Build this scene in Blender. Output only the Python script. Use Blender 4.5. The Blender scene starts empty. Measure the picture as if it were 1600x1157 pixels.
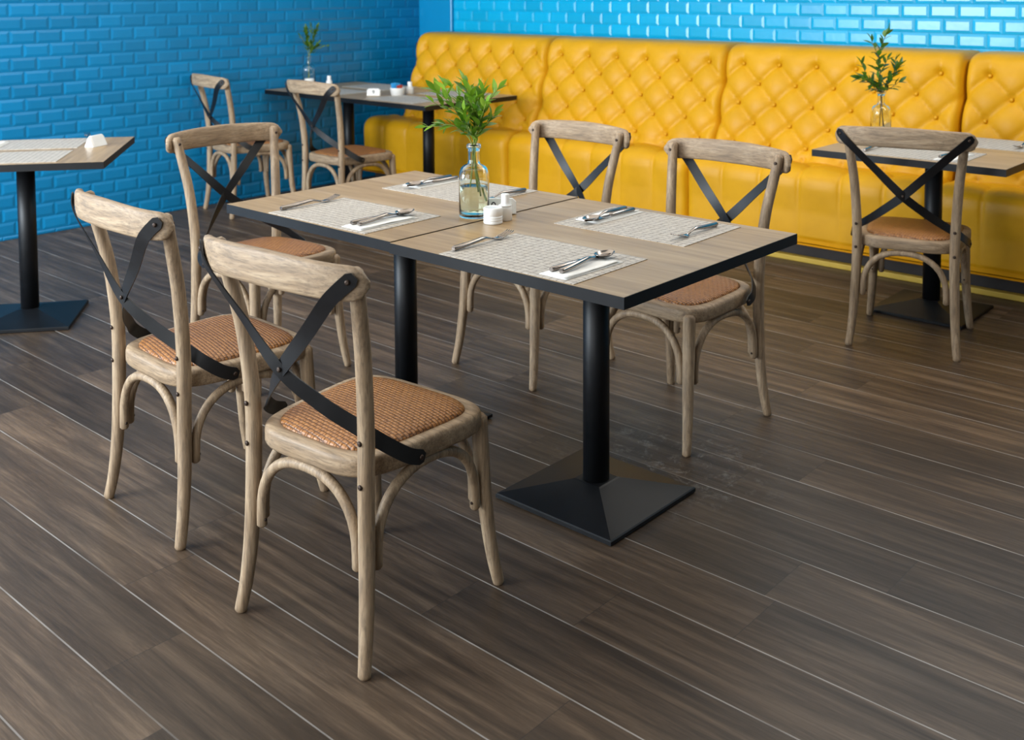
import bpy, bmesh, math, random
from mathutils import Vector, Matrix, noise
PI = math.pi
S = bpy.context.scene
COL = S.collection
R = math.radians
rnd = random.Random(7)

# ------------------------------------------------------------------ materials
def nt(name):
    m = bpy.data.materials.new(name); m.use_nodes = True
    t = m.node_tree
    return m, t, t.nodes["Principled BSDF"]
def N(t, kind, **kw):
    n = t.nodes.new(kind)
    for k, v in kw.items():
        if hasattr(n, k): setattr(n, k, v)
        else: n.inputs[k].default_value = v
    return n
def MATH(t, op, a, b=None, c=None, clamp=False):
    n = t.nodes.new("ShaderNodeMath"); n.operation = op; n.use_clamp = clamp
    for i, v in enumerate((a, b, c)):
        if v is None: continue
        if isinstance(v, (int, float)): n.inputs[i].default_value = v
        else: t.links.new(v, n.inputs[i])
    return n.outputs[0]
def MIX(t, fac, a, b, mode='MIX'):
    n = t.nodes.new("ShaderNodeMix"); n.data_type = 'RGBA'; n.blend_type = mode
    for sock, v in ((n.inputs[0], fac), (n.inputs[6], a), (n.inputs[7], b)):
        if isinstance(v, (int, float)): sock.default_value = v
        elif isinstance(v, tuple): sock.default_value = (*v, 1) if len(v) == 3 else v
        else: t.links.new(v, sock)
    return n.outputs[2]
def RAMP(t, fac, stops):
    n = t.nodes.new("ShaderNodeValToRGB"); e = n.color_ramp.elements
    while len(e) < len(stops): e.new(0.5)
    for el, (p, c) in zip(e, stops): el.position = p; el.color = (*c, 1)
    t.links.new(fac, n.inputs[0]); return n.outputs[0]
def COORD(t, scale=(1, 1, 1), rot=(0, 0, 0), kind='Object'):
    tc = t.nodes.new("ShaderNodeTexCoord"); mp = t.nodes.new("ShaderNodeMapping")
    mp.inputs['Scale'].default_value = scale; mp.inputs['Rotation'].default_value = rot
    t.links.new(tc.outputs[kind], mp.inputs[0]); return mp.outputs[0]
def NOISE(t, vec, scale=5, detail=4, rough=.6, dist=0):
    n = N(t, "ShaderNodeTexNoise"); n.inputs['Scale'].default_value = scale
    n.inputs['Detail'].default_value = detail; n.inputs['Roughness'].default_value = rough
    n.inputs['Distortion'].default_value = dist
    t.links.new(vec, n.inputs['Vector']); return n.outputs[0]
def BUMP(t, b, h, strength=.3, dist=.002):
    n = N(t, "ShaderNodeBump"); n.inputs['Strength'].default_value = strength; n.inputs['Distance'].default_value = dist
    t.links.new(h, n.inputs['Height']); t.links.new(n.outputs[0], b.inputs['Normal'])
def plain(name, col, rough=.5, metal=0, spec=.5, mottle=.0, scale=8):
    m, t, b = nt(name)
    b.inputs['Roughness'].default_value = rough; b.inputs['Metallic'].default_value = metal
    b.inputs['Specular IOR Level'].default_value = spec
    n = NOISE(t, COORD(t), scale, 3)
    lo = tuple(c * (1 - mottle) for c in col); hi = tuple(min(1, c * (1 + mottle)) for c in col)
    t.links.new(RAMP(t, n, [(.3, lo), (.7, hi)]), b.inputs['Base Color'])
    return m

def chair_wood(name, stretch):
    m, t, b = nt(name)
    g = NOISE(t, COORD(t, stretch), 1.0, 6, .62, .6)
    f = NOISE(t, COORD(t, tuple(s * 3.2 for s in stretch)), 1.0, 3, .7, .2)
    p = NOISE(t, COORD(t), 9, 3)
    c = RAMP(t, g, [(.25, (.160, .100, .052)), (.5, (.335, .226, .130)), (.75, (.52, .385, .245))])
    c = MIX(t, MATH(t, 'MULTIPLY', RAMP(t, f, [(.46, (0, 0, 0)), (.66, (1, 1, 1))]), .62), c, (.11, .072, .043))
    c = MIX(t, MATH(t, 'MULTIPLY', p, .30), c, (.36, .30, .24))
    t.links.new(c, b.inputs['Base Color']); b.inputs['Roughness'].default_value = .55
    b.inputs['Specular IOR Level'].default_value = .35
    BUMP(t, b, f, .25, .0015)
    return m
M = {}
M['wood_v'] = chair_wood('chair_wood_upright', (55, 55, 5))
M['wood_h'] = chair_wood('chair_wood_across', (6, 60, 60))
M['black_metal'] = plain('black_metal', (.0045, .005, .0062), .46, 0, .32, .25, 14)
M['strap'] = plain('black_strap', (.005, .005, .006), .45, 0, .4, .3, 20)
M['bolt'] = plain('dark_bolt', (.06, .04, .03), .45, .7, .5, .3, 60)
M['steel'] = plain('brushed_steel', (.30, .265, .24), .20, 1, .5, .1, 30)
M['white_ceramic'] = plain('white_ceramic', (.86, .85, .82), .25, 0, .5, .03, 20)
M['napkin'] = plain('white_paper', (.84, .83, .80), .85, 0, .2, .04, 30)
M['sachet_blue'] = plain('blue_paper', (.03, .30, .62), .6, 0, .3, .1, 40)
M['sachet_red'] = plain('red_paper', (.6, .08, .05), .6, 0, .3, .1, 40)
M['ink'] = plain('dark_ink', (.02, .02, .025), .6)
M['kick'] = plain('dark_kickboard', (.040, .031, .027), .6, 0, .3, .15, 6)
M['strip'] = plain('yellow_strip', (.56, .37, .05), .5, 0, .4, .08, 6)
M['ceiling'] = plain('ceiling_white', (.6, .6, .58), .8)
M['wall_plain'] = plain('beige_wall', (.22, .19, .15), .8)
M['bark'] = plain('stem_brown', (.12, .065, .025), .6, 0, .3, .3, 60)
M['stem_green'] = plain('stem_green', (.25, .30, .07), .55, 0, .3, .3, 60)

def rattan():
    m, t, b = nt('woven_rattan')
    v = COORD(t, (1, 1, 1), (0, 0, R(8)))
    s = N(t, "ShaderNodeSeparateXYZ"); t.links.new(v, s.inputs[0])
    k = 2 * PI / .0205
    a = MATH(t, 'MULTIPLY', s.outputs[0], k); c = MATH(t, 'MULTIPLY', s.outputs[1], k)
    # basket weave: sign-alternating strands
    sx = MATH(t, 'SINE', a); sy = MATH(t, 'SINE', c)
    hx = MATH(t, 'ABSOLUTE', MATH(t, 'SINE', MATH(t, 'MULTIPLY', a, 1.0)))
    hy = MATH(t, 'ABSOLUTE', MATH(t, 'SINE', MATH(t, 'MULTIPLY', c, 1.0)))
    chk = MATH(t, 'GREATER_THAN', MATH(t, 'MULTIPLY', sx, sy), 0)
    h1 = MATH(t, 'MULTIPLY', hx, chk)
    h2 = MATH(t, 'MULTIPLY', hy, MATH(t, 'SUBTRACT', 1, chk))
    h = MATH(t, 'ADD', MATH(t, 'MULTIPLY', h1, hy), MATH(t, 'MULTIPLY', MATH(t, 'POWER', h2, .6), .75))
    n = NOISE(t, COORD(t), 60, 3); n2 = NOISE(t, COORD(t), 7, 3)
    base = RAMP(t, n, [(.3, (.20, .074, .017)), (.7, (.44, .190, .050))])
    base = MIX(t, MATH(t, 'MULTIPLY', n2, .5), base, (.44, .18, .055))
    col = MIX(t, MATH(t, 'SUBTRACT', 1, MATH(t, 'MULTIPLY', h, 1.9, clamp=True), clamp=True), base, (.055, .018, .005))
    t.links.new(col, b.inputs['Base Color']); b.inputs['Roughness'].default_value = .42
    BUMP(t, b, h, .8, .003)
    return m
M['rattan'] = rattan()

def laminate():
    m, t, b = nt('oak_laminate')
    g = NOISE(t, COORD(t, (2.2, 34, 34)), 1.0, 5, .6, .35)
    f = NOISE(t, COORD(t, (7, 210, 210)), 1.0, 3, .6)
    w = NOISE(t, COORD(t, (.8, 7, 7)), 1.0, 2)
    c = RAMP(t, g, [(.28, (.245, .150, .066)), (.5, (.385, .250, .120)), (.74, (.52, .36, .190))])
    c = MIX(t, MATH(t, 'MULTIPLY', f, .55), c, (.25, .165, .09))
    c = MIX(t, RAMP(t, w, [(.55, (0, 0, 0)), (.72, (.35, .35, .35))]), c, (.55, .42, .28))
    t.links.new(c, b.inputs['Base Color']); b.inputs['Roughness'].default_value = .36
    b.inputs['Specular IOR Level'].default_value = .45
    return m
M['laminate'] = laminate()

def floor_mat():
    m, t, b = nt('wood_plank_tiles')
    tc = N(t, "ShaderNodeTexCoord"); s = N(t, "ShaderNodeSeparateXYZ"); t.links.new(tc.outputs['Object'], s.inputs[0])
    W, L = .2005, 1.2
    yr = MATH(t, 'DIVIDE', MATH(t, 'SUBTRACT', s.outputs[1], 1.858), W)
    row = MATH(t, 'FLOOR', yr); fy = MATH(t, 'FRACT', yr)
    wn = N(t, "ShaderNodeTexWhiteNoise"); wn.noise_dimensions = '1D'; t.links.new(MATH(t, 'ADD', row, 17.3), wn.inputs['W'])
    xr = MATH(t, 'ADD', MATH(t, 'DIVIDE', s.outputs[0], L), MATH(t, 'MULTIPLY', wn.outputs[0], 1.0))
    cx = MATH(t, 'FLOOR', xr); fx = MATH(t, 'FRACT', xr)
    dy = MATH(t, 'MULTIPLY', MATH(t, 'MINIMUM', fy, MATH(t, 'SUBTRACT', 1, fy)), W)
    dx = MATH(t, 'MULTIPLY', MATH(t, 'MINIMUM', fx, MATH(t, 'SUBTRACT', 1, fx)), L)
    cv = N(t, "ShaderNodeCombineXYZ"); t.links.new(cx, cv.inputs[0]); t.links.new(row, cv.inputs[1])
    w3 = N(t, "ShaderNodeTexWhiteNoise"); w3.noise_dimensions = '3D'; t.links.new(cv.outputs[0], w3.inputs['Vector'])
    # grain coordinates shifted per plank
    off = N(t, "ShaderNodeVectorMath"); off.operation = 'MULTIPLY_ADD'
    t.links.new(w3.outputs['Color'], off.inputs[0]); off.inputs[1].default_value = (9, 9, 9); t.links.new(tc.outputs['Object'], off.inputs[2])
    def gn(sc, scale, d=5, di=.3, r=.6):
        mp = N(t, "ShaderNodeMapping"); mp.inputs['Scale'].default_value = sc; t.links.new(off.outputs[0], mp.inputs[0])
        return NOISE(t, mp.outputs[0], scale, d, r, di)
    g = gn((1.5, 24, 1), 1.0, 9, .35, .74); f = gn((14, 170, 1), 1.0, 4, .15, .7); big = gn((1.2, 5, 1), 1.0, 3, 1.2)
    c = RAMP(t, g, [(.32, (.022, .0125, .0070)), (.5, (.082, .052, .032)), (.68, (.185, .123, .078))])
    c = MIX(t, MATH(t, 'MULTIPLY', f, .62), c, (.026, .018, .012))
    c = MIX(t, RAMP(t, big, [(.45, (0, 0, 0)), (.75, (.6, .6, .6))]), c, (.034, .024, .017))
    hv = N(t, "ShaderNodeHueSaturation"); t.links.new(c, hv.inputs['Color'])
    t.links.new(MATH(t, 'ADD', .72, MATH(t, 'MULTIPLY', w3.outputs[0], .62)), hv.inputs['Value'])
    c = hv.outputs[0]
    # chalky dust scuffed around the near pedestal
    sub = N(t, "ShaderNodeVectorMath"); sub.operation = 'DISTANCE'; t.links.new(tc.outputs['Object'], sub.inputs[0]); sub.inputs[1].default_value = (-1.80, 2.70, 0)
    patch = RAMP(t, sub.outputs['Value'], [(.08, (1, 1, 1)), (.42, (0, 0, 0))])
    dn = NOISE(t, tc.outputs['Object'], 17, 9, .78, .5)
    dust = MATH(t, 'MULTIPLY', patch, RAMP(t, dn, [(.53, (0, 0, 0)), (.72, (.75, .75, .75))]))
    c = MIX(t, dust, c, (.34, .31, .28))
    jy = MATH(t, 'LESS_THAN', dy, .0019); jx = MATH(t, 'LESS_THAN', dx, .0013)
    jn = NOISE(t, tc.outputs['Object'], 3, 2)
    c = MIX(t, MATH(t, 'MULTIPLY', jx, .6), c, (.022, .017, .013))
    c = MIX(t, MATH(t, 'MULTIPLY', jy, RAMP(t, jn, [(.38, (.22, .22, .22)), (.62, (.85, .85, .85))])), c, (.36, .33, .30))
    t.links.new(c, b.inputs['Base Color'])
    t.links.new(RAMP(t, g, [(.2, (.52, .52, .52)), (.8, (.36, .36, .36))]), b.inputs['Roughness'])
    b.inputs['Specular IOR Level'].default_value = .34
    h = MATH(t, 'ADD', MATH(t, 'MULTIPLY', f, .3), MATH(t, 'MULTIPLY', g, .4))
    h = MATH(t, 'SUBTRACT', h, MATH(t, 'MULTIPLY', MATH(t, 'MAXIMUM', jy, jx), .8))
    BUMP(t, b, h, .35, .002)
    return m
M['floor'] = floor_mat()

def tile_mat(name, col, rough):
    m, t, b = nt(name)
    g = N(t, "ShaderNodeNewGeometry")
    w = N(t, "ShaderNodeTexWhiteNoise"); w.noise_dimensions = '1D'; t.links.new(g.outputs['Random Per Island'], w.inputs['W'])
    v = MATH(t, 'ADD', .90, MATH(t, 'MULTIPLY', w.outputs[0], .2))
    h = N(t, "ShaderNodeHueSaturation"); h.inputs['Color'].default_value = (*col, 1); t.links.new(v, h.inputs['Value'])
    t.links.new(h.outputs[0], b.inputs['Base Color'])
    b.inputs['Roughness'].default_value = rough; b.inputs['Specular IOR Level'].default_value = .5
    n = NOISE(t, COORD(t), 22, 2); BUMP(t, b, n, .10, .004)
    return m
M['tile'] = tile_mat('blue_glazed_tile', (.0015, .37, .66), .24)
M['tile_shaded'] = tile_mat('shaded_blue_glazed_tile', (.0010, .195, .42), .36)  # same blue tile, darkened: the left wall's weaker light put into its colour
M['trim_blue'] = tile_mat('corner_blue', (.001, .25, .52), .3)
M['grout'] = plain('blue_grout', (.0, .17, .38), .6, 0, .3, .1, 20)

def leather():
    m, t, b = nt('mustard_leather')
    n = NOISE(t, COORD(t), 5, 3); f = NOISE(t, COORD(t), 260, 3)
    t.links.new(RAMP(t, n, [(.3, (.59, .290, .003)), (.7, (.68, .340, .006))]), b.inputs['Base Color'])
    b.inputs['Roughness'].default_value = .47; b.inputs['Specular IOR Level'].default_value = .30
    BUMP(t, b, f, .10, .0012)
    return m
M['leather'] = leather()

def placemat_mat():
    m, t, b = nt('woven_placemat')
    tc = N(t, "ShaderNodeTexCoord"); s = N(t, "ShaderNodeSeparateXYZ"); t.links.new(tc.outputs['Object'], s.inputs[0])
    def grid(p, w, ph=0.0):
        out = []
        for o in (0, 1):
            fr = MATH(t, 'FRACT', MATH(t, 'ADD', MATH(t, 'DIVIDE', s.outputs[o], p), 10.25 + ph))
            d = MATH(t, 'MINIMUM', fr, MATH(t, 'SUBTRACT', 1, fr)); out.append(MATH(t, 'LESS_THAN', d, w))
        return out
    gx, gy = grid(.0225, .10)
    n = NOISE(t, COORD(t, (90, 90, 1)), 1, 3); n2 = NOISE(t, COORD(t, (30, 200, 1)), 1, 3)
    base = RAMP(t, n2, [(.3, (.36, .315, .265)), (.7, (.60, .545, .475))])
    lines = MATH(t, 'MULTIPLY', MATH(t, 'MAXIMUM', gx, gy), RAMP(t, n, [(.32, (.15, .15, .15)), (.62, (1, 1, 1))]))
    t.links.new(MIX(t, MATH(t, 'MULTIPLY', lines, .75), base, (.13, .105, .09)), b.inputs['Base Color'])
    b.inputs['Roughness'].default_value = .55
    BUMP(t, b, n2, .4, .001)
    return m
M['placemat'] = placemat_mat()

def leaf_mat(name, lo, hi):
    m, t, b = nt(name)
    n = NOISE(t, COORD(t), 28, 3)
    g = N(t, "ShaderNodeNewGeometry")
    c = RAMP(t, g.outputs['Random Per Island'], [(.1, lo), (.9, hi)])
    c = MIX(t, MATH(t, 'MULTIPLY', n, .4), c, lo)
    t.links.new(c, b.inputs['Base Color']); b.inputs['Roughness'].default_value = .34
    tr = N(t, "ShaderNodeBsdfTranslucent"); t.links.new(MIX(t, .5, c, (.3, .5, .02)), tr.inputs['Color'])
    mx = N(t, "ShaderNodeMixShader"); mx.inputs[0].default_value = .32
    out = [x for x in t.nodes if x.type == 'OUTPUT_MATERIAL'][0]
    t.links.new(b.outputs[0], mx.inputs[1]); t.links.new(tr.outputs[0], mx.inputs[2]); t.links.new(mx.outputs[0], out.inputs[0])
    return m
M['leaf'] = leaf_mat('fresh_leaf', (.07, .19, .012), (.27, .45, .045))
M['leaf_dark'] = leaf_mat('dark_leaf', (.025, .09, .012), (.085, .21, .03))
M['leaf_fern'] = leaf_mat('fern_leaf', (.05, .13, .012), (.16, .26, .03))
def glass(name, col, ior):
    m, t, b = nt(name)
    n = NOISE(t, COORD(t), 3, 2)
    t.links.new(RAMP(t, n, [(.3, col), (.7, tuple(min(1, c * 1.02) for c in col))]), b.inputs['Base Color'])
    b.inputs['Transmission Weight'].default_value = 1; b.inputs['Roughness'].default_value = 0; b.inputs['IOR'].default_value = ior
    return m
M['glass'] = glass('clear_glass', (.94, .985, .96), 1.46)
M['water'] = glass('water', (.90, .97, .88), 1.33)

# ------------------------------------------------------------------ mesh helpers
class MB:
    def __init__(self): self.v = []; self.f = []; self.sm = []; self.mi = []
    def add(self, vs, fs, smooth=True, mi=0):
        o = len(self.v); self.v += [tuple(p) for p in vs]
        for f in fs: self.f.append(tuple(i + o for i in f)); self.sm.append(smooth); self.mi.append(mi)
        return self
    def box(self, x0, x1, y0, y1, z0, z1, mi=0):
        v = [(x, y, z) for z in (z0, z1) for y in (y0, y1) for x in (x0, x1)]
        return self.add(v, [(0, 2, 3, 1), (4, 5, 7, 6), (0, 1, 5, 4), (2, 6, 7, 3), (0, 4, 6, 2), (1, 3, 7, 5)], False, mi)
    def rings(self, rings, cap=True, closed=True, smooth=True, mi=0):
        n = len(rings[0]); vs = [p for r in rings for p in r]; fs = []
        for i in range(len(rings) - 1):
            for j in range(n if closed else n - 1):
                a = i * n + j; b = i * n + (j + 1) % n
                fs.append((a, b, b + n, a + n))
        self.add(vs, fs, smooth, mi)
        if cap:
            o = len(self.v) - len(vs)
            self.f.append(tuple(o + j for j in range(n - 1, -1, -1))); self.sm.append(False); self.mi.append(mi)
            self.f.append(tuple(o + (len(rings) - 1) * n + j for j in range(n))); self.sm.append(False); self.mi.append(mi)
        return self
    def tube(self, pts, rad, n=10, cap=True, flat=1.0, round_ends=True, mi=0):
        pts = [Vector(p) for p in pts]; m = len(pts)
        rs = rad if isinstance(rad, (list, tuple)) else [rad] * m
        T = [(pts[min(i + 1, m - 1)] - pts[max(i - 1, 0)]).normalized() for i in range(m)]
        u = T[0].cross(Vector((0, 0, 1)))
        if u.length < 1e-3: u = T[0].cross(Vector((0, 1, 0)))
        u.normalize(); rings = []
        if round_ends:
            e = []
            for i, sgn in ((0, -1), (m - 1, 1)): e.append((pts[i] + T[i] * sgn * rs[i] * .45, rs[i] * .62))
            pts = [e[0][0]] + pts + [e[1][0]]; rs = [e[0][1]] + list(rs) + [e[1][1]]; T = [T[0]] + T + [T[-1]]; m += 2
        for i in range(m):
            u = (u - T[i] * u.dot(T[i])).normalized(); w = T[i].cross(u)
            rings.append([pts[i] + (u * math.cos(2 * PI * j / n) + w * math.sin(2 * PI * j / n) * flat) * rs[i] for j in range(n)])
        return self.rings(rings, cap, mi=mi)
    def lathe(self, prof, n=24, c=(0, 0, 0), cap=True, sq=2.0, mi=0):
        rings = []
        for r, z in prof:
            ring = []
            for j in range(n):
                a = 2 * PI * j / n; ca, sa = math.cos(a), math.sin(a)
                x = math.copysign(abs(ca) ** (2 / sq), ca); y = math.copysign(abs(sa) ** (2 / sq), sa)
                ring.append((c[0] + r * x, c[1] + r * y, c[2] + z))
            rings.append(ring)
        return self.rings(rings, cap, mi=mi)
    def obj(self, name, mats, parent=None, bevel=0, subsurf=0, recalc=True, sharp=0):
        me = bpy.data.meshes.new(name); me.from_pydata(self.v, [], self.f); me.update()
        me.polygons.foreach_set('use_smooth', self.sm); me.polygons.foreach_set('material_index', self.mi)
        if recalc:
            b = bmesh.new(); b.from_mesh(me); bmesh.ops.recalc_face_normals(b, faces=b.faces); b.to_mesh(me); b.free()
        if sharp: me.set_sharp_from_angle(angle=sharp)
        for mm in (mats if isinstance(mats, (list, tuple)) else [mats]): me.materials.append(M[mm])
        o = bpy.data.objects.new(name, me); COL.objects.link(o); o.parent = parent
        if bevel:
            md = o.modifiers.new('bevel', 'BEVEL'); md.width = bevel; md.segments = 2; md.limit_method = 'ANGLE'; md.angle_limit = R(40)
        if subsurf:
            md = o.modifiers.new('sub', 'SUBSURF'); md.levels = subsurf; md.render_levels = subsurf
        return o
def spline(P, k=6):
    P = [Vector(p) for p in P]; out = []
    for i in range(len(P) - 1):
        p0 = P[max(i - 1, 0)]; p1 = P[i]; p2 = P[i + 1]; p3 = P[min(i + 2, len(P) - 1)]
        for s in range(k):
            u = s / k
            out.append(.5 * ((2 * p1) + (p2 - p0) * u + (2 * p0 - 5 * p1 + 4 * p2 - p3) * u * u + (3 * p1 - p0 - 3 * p2 + p3) * u ** 3))
    out.append(P[-1]); return out
def lerp_list(vals, k):
    out = []
    for i in range(len(vals) - 1): out += [vals[i] + (vals[i + 1] - vals[i]) * s / k for s in range(k)]
    return out + [vals[-1]]
def tag(o, label, cat, group=None):
    o['label'] = label; o['category'] = cat
    if group: o['group'] = group
    return o
def thing(name, label, cat, loc=(0, 0, 0), rz=0, group=None):
    o = bpy.data.objects.new(name, None); COL.objects.link(o); o.location = loc; o.rotation_euler = (0, 0, rz)
    o.empty_display_size = .1
    return tag(o, label, cat, group)
def struct(o): o['kind'] = 'structure'; return o
def dup(o, loc=None, rz=None, label=None, group=None, parent=None):
    c = o.copy(); COL.objects.link(c); c.parent = parent
    if loc is not None: c.location = loc
    if rz is not None: c.rotation_euler = (0, 0, rz)
    if label: c['label'] = label
    if group: c['group'] = group
    for ch in o.children: dup(ch, parent=c)
    return c

# ------------------------------------------------------------------ room shell
XL, YB, HC = -6.31, 5.95, 2.8
struct(MB().box(XL - .2, 3.2, -1.9, YB + .2, -.12, 0).obj('floor', 'floor'))
struct(MB().box(XL - .2, 3.2, -1.9, YB + .2, HC, HC + .1).obj('ceiling', 'ceiling'))
def tiled_wall(name, p0, du, nrm, u0, u1, z0, z1, ph_u, ph_z, mat, thick=.12):
    """real bevelled subway tiles, 155 x 79 mm, half-bond"""
    mb = MB(); du = Vector(du); nr = Vector(nrm); p0 = Vector(p0); TW, TH, bv, dp, gp = .155, .0795, .0165, .0040, .0006
    P = lambda u, z, d: p0 + du * u + Vector((0, 0, z)) + nr * d
    # backing
    q = [P(u0, z0, 0), P(u1, z0, 0), P(u1, z1, 0), P(u0, z1, 0), P(u0, z0, -thick), P(u1, z0, -thick), P(u1, z1, -thick), P(u0, z1, -thick)]
    mb.add(q, [(0, 1, 2, 3), (7, 6, 5, 4), (0, 4, 5, 1), (3, 2, 6, 7), (0, 3, 7, 4), (1, 5, 6, 2)], False, 1)
    k0 = math.floor((z0 - ph_z) / TH)
    k = k0
    while ph_z + k * TH < z1:
        za, zb = max(z0, ph_z + k * TH), min(z1, ph_z + (k + 1) * TH)
        i = math.floor((u0 - ph_u) / TW) - 1
        while True:
            ua = ph_u + i * TW + (TW / 2 if k % 2 else 0); ub = ua + TW; i += 1
            if ua >= u1: break
            ua, ub = max(ua, u0), min(ub, u1)
            if ub - ua < .012 or zb - za < .012: continue
            b = min(bv, (ub - ua) * .3, (zb - za) * .3)
            o = [(ua + gp, za + gp), (ub - gp, za + gp), (ub - gp, zb - gp), (ua + gp, zb - gp)]
            n_ = [(ua + b, za + b), (ub - b, za + b), (ub - b, zb - b), (ua + b, zb - b)]
            vs = [P(u, z, .0005) for u, z in o] + [P(u, z, dp) for u, z in n_]
            mb.add(vs, [(4, 5, 6, 7), (0, 1, 5, 4), (1, 2, 6, 5), (2, 3, 7, 6), (3, 0, 4, 7)], False, 0)
        k += 1
    o = mb.obj(name, [mat, 'grout'], recalc=False)
    return struct(o)
tiled_wall('wall_left', (XL, 0, 0), (0, 1, 0), (1, 0, 0), -1.9, YB, 0, HC, 2.69 + .0775, 1.217 - .0795 * 2, 'tile_shaded')
tiled_wall('wall_back', (0, YB, 0), (1, 0, 0), (0, -1, 0), XL, 3.2, 0, HC, -2.945, 1.277 - .0795, 'tile')
# thin raised plain blue strip in the back left corner
pb = MB().box(XL + .001, -5.935, YB - .030, YB - .001, 0, HC)
struct(pb.obj('trim_1', 'trim_blue', bevel=.012))
# window wall behind the camera: piers, sill, head and mullions around large glazing
fw = MB()
fw.box(XL - .2, -6.15, -1.9, -1.75, 0, HC); fw.box(-.9, 3.2, -1.9, -1.75, 0, HC)
fw.box(-6.15, -.9, -1.9, -1.75, 0, .12); fw.box(-6.15, -.9, -1.9, -1.75, 2.55, HC)
struct(fw.obj('wall_front', 'ceiling'))
wf = MB()
for x in (-6.12, -4.85, -3.53, -2.21, -.93): wf.box(x - .03, x + .03, -1.86, -1.79, .12, 2.55)
struct(wf.obj('window_1', 'black_metal'))
struct(MB().box(3.2, 3.3, -1.9, YB + .2, 0, HC).obj('wall_right', 'wall_plain'))

# ------------------------------------------------------------------ banquette
def banquette_meshes(W, first):
    p = W / 6; DW = 2 * .112
    NU, NVb = 132, 84
    # ---- back cushion: front face runs from (y=.. z) bottom to top with rolled top
    prof = [(-.470, .40), (-.462, .47), (-.425, .60), (-.385, .75), (-.345, .90), (-.318, 1.0), (-.306, 1.045), (-.285, 1.070), (-.245, 1.082), (-.16, 1.084), (-.02, 1.080)]
    cur = spline([(0, y, z) for y, z in prof], 8)
    top_row = 1.003
    mb = MB(); grid = []
    for i, c in enumerate(cur):
        a = cur[max(i - 1, 0)]; b = cur[min(i + 1, len(cur) - 1)]; t = (b - a).normalized(); nr = Vector((0, -t.z, t.y))
        if nr.y > 0: nr = -nr
        nr = Vector((0, -abs(t.z), t.y)).normalized()
        row = []
        for j in range(NU + 1):
            u = j / NU * W; au = u / p - .5
            bb = (c.z - top_row) / DW
            if i < 48 and c.z < top_row and c.z > .5:
                k = abs(math.sin(PI * (au + bb)) * math.sin(PI * (au - bb)))
                h = k ** .40
            else:
                k = abs(math.sin(PI * au)) ** 2
                fade = max(0, 1 - abs(c.z - (top_row if c.z > .8 else .5)) / .075) if i < 60 else 0
                h = (k ** .40) * fade + (1 - fade) * .80
            # pits at the buttons
            pit = 0
            q = round(bb * 2) / 2
            if -2.01 <= q <= 0.01:
                uu = round(au - (q % 1)) + (q % 1)
                if -.2 <= uu <= 5.2: pit = math.exp(-(((au - uu) * p) ** 2 + ((bb - q) * DW) ** 2) / .00040)
            e = min(u, W - u); edge = 0 if e > .05 else (1 - math.sqrt(max(0, 1 - (1 - e / .05) ** 2)))
            d = .040 * h - .016 * pit - .046 * edge
            row.append((u, c.y + nr.y * d, c.z + nr.z * d))
        grid.append(row)
    mb.rings(grid, cap=False, closed=False)
    # closing: sides, bottom, back
    n = NU + 1; m = len(grid)
    left = [grid[i][0] for i in range(m)] + [(0, -.005, .4)]; right = [grid[i][-1] for i in range(m)] + [(W, -.005, .4)]
    mb.add(left, [tuple(range(len(left)))], False); mb.add(right, [tuple(range(len(right) - 1, -1, -1))], False)
    back = mb
    # button positions on the back
    btn = []
    for r in range(5):
        z = top_row - r * .112; cnt = 6 if r % 2 == 0 else 5
        y = None
        for i in range(len(cur) - 1):
            if cur[i].z <= z <= cur[i + 1].z and i < 60:
                f = (z - cur[i].z) / (cur[i + 1].z - cur[i].z); y = cur[i].y + f * (cur[i + 1].y - cur[i].y); break
        for k in range(cnt): btn.append(((k + (.5 if r % 2 == 0 else 1)) * p, y - .000, z))
    # ---- seat cushion
    sp = [(-.44, .474), (-.52, .478), (-.60, .484), (-.66, .486), (-.705, .478), (-.735, .455), (-.748, .42), (-.752, .34), (-.754, .22), (-.754, .14), (-.750, .108)]
    sc = spline([(0, y, z) for y, z in sp], 7); mb = MB(); grid = []
    for i, c in enumerate(sc):
        a = sc[max(i - 1, 0)]; b = sc[min(i + 1, len(sc) - 1)]; t = (b - a).normalized(); nr = Vector((0, t.z, -t.y)).normalized()
        if nr.z < -.05 or (abs(nr.z) <= .05 and nr.y > 0): nr = -nr
        row = []
        for j in range(NU + 1):
            u = j / NU * W; au = u / p
            if c.y > -.60:      # tufted top behind the button row
                bb = (c.y + .60) / .24
                h = abs(math.sin(PI * (au + bb)) * math.sin(PI * (au - bb))) ** .40
            else: h = abs(math.sin(PI * au)) ** .42 * (1 if c.z > .40 else max(.22, 1 - (.40 - c.z) / .16))
            uu = round(au); pit = math.exp(-(((au - uu) * p) ** 2 + (c.y + .60) ** 2) / .0005) if c.z > .46 else 0
            e = min(u, W - u); edge = 0 if e > .045 else (1 - math.sqrt(max(0, 1 - (1 - e / .045) ** 2)))
            d = .019 * h - .012 * pit - .032 * edge
            row.append((u, c.y + nr.y * d, c.z + nr.z * d))
        grid.append(row)
    mb.rings(grid, cap=False, closed=False)
    m = len(grid)
    left = [grid[i][0] for i in range(m)] + [(0, -.30, .108), (0, -.30, .474)]; right = [grid[i][-1] for i in range(m)] + [(W, -.30, .108), (W, -.30, .474)]
    mb.add(left, [tuple(range(len(left)))], False); mb.add(right, [tuple(range(len(right) - 1, -1, -1))], False)
    mb.add([grid[-1][0], grid[-1][-1], (W, -.3, .108), (0, -.3, .108)], [(0, 1, 2, 3)], False)
    return back, mb, btn
XS = [-6.085, -4.700, -3.317, -1.925, -.535]
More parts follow.
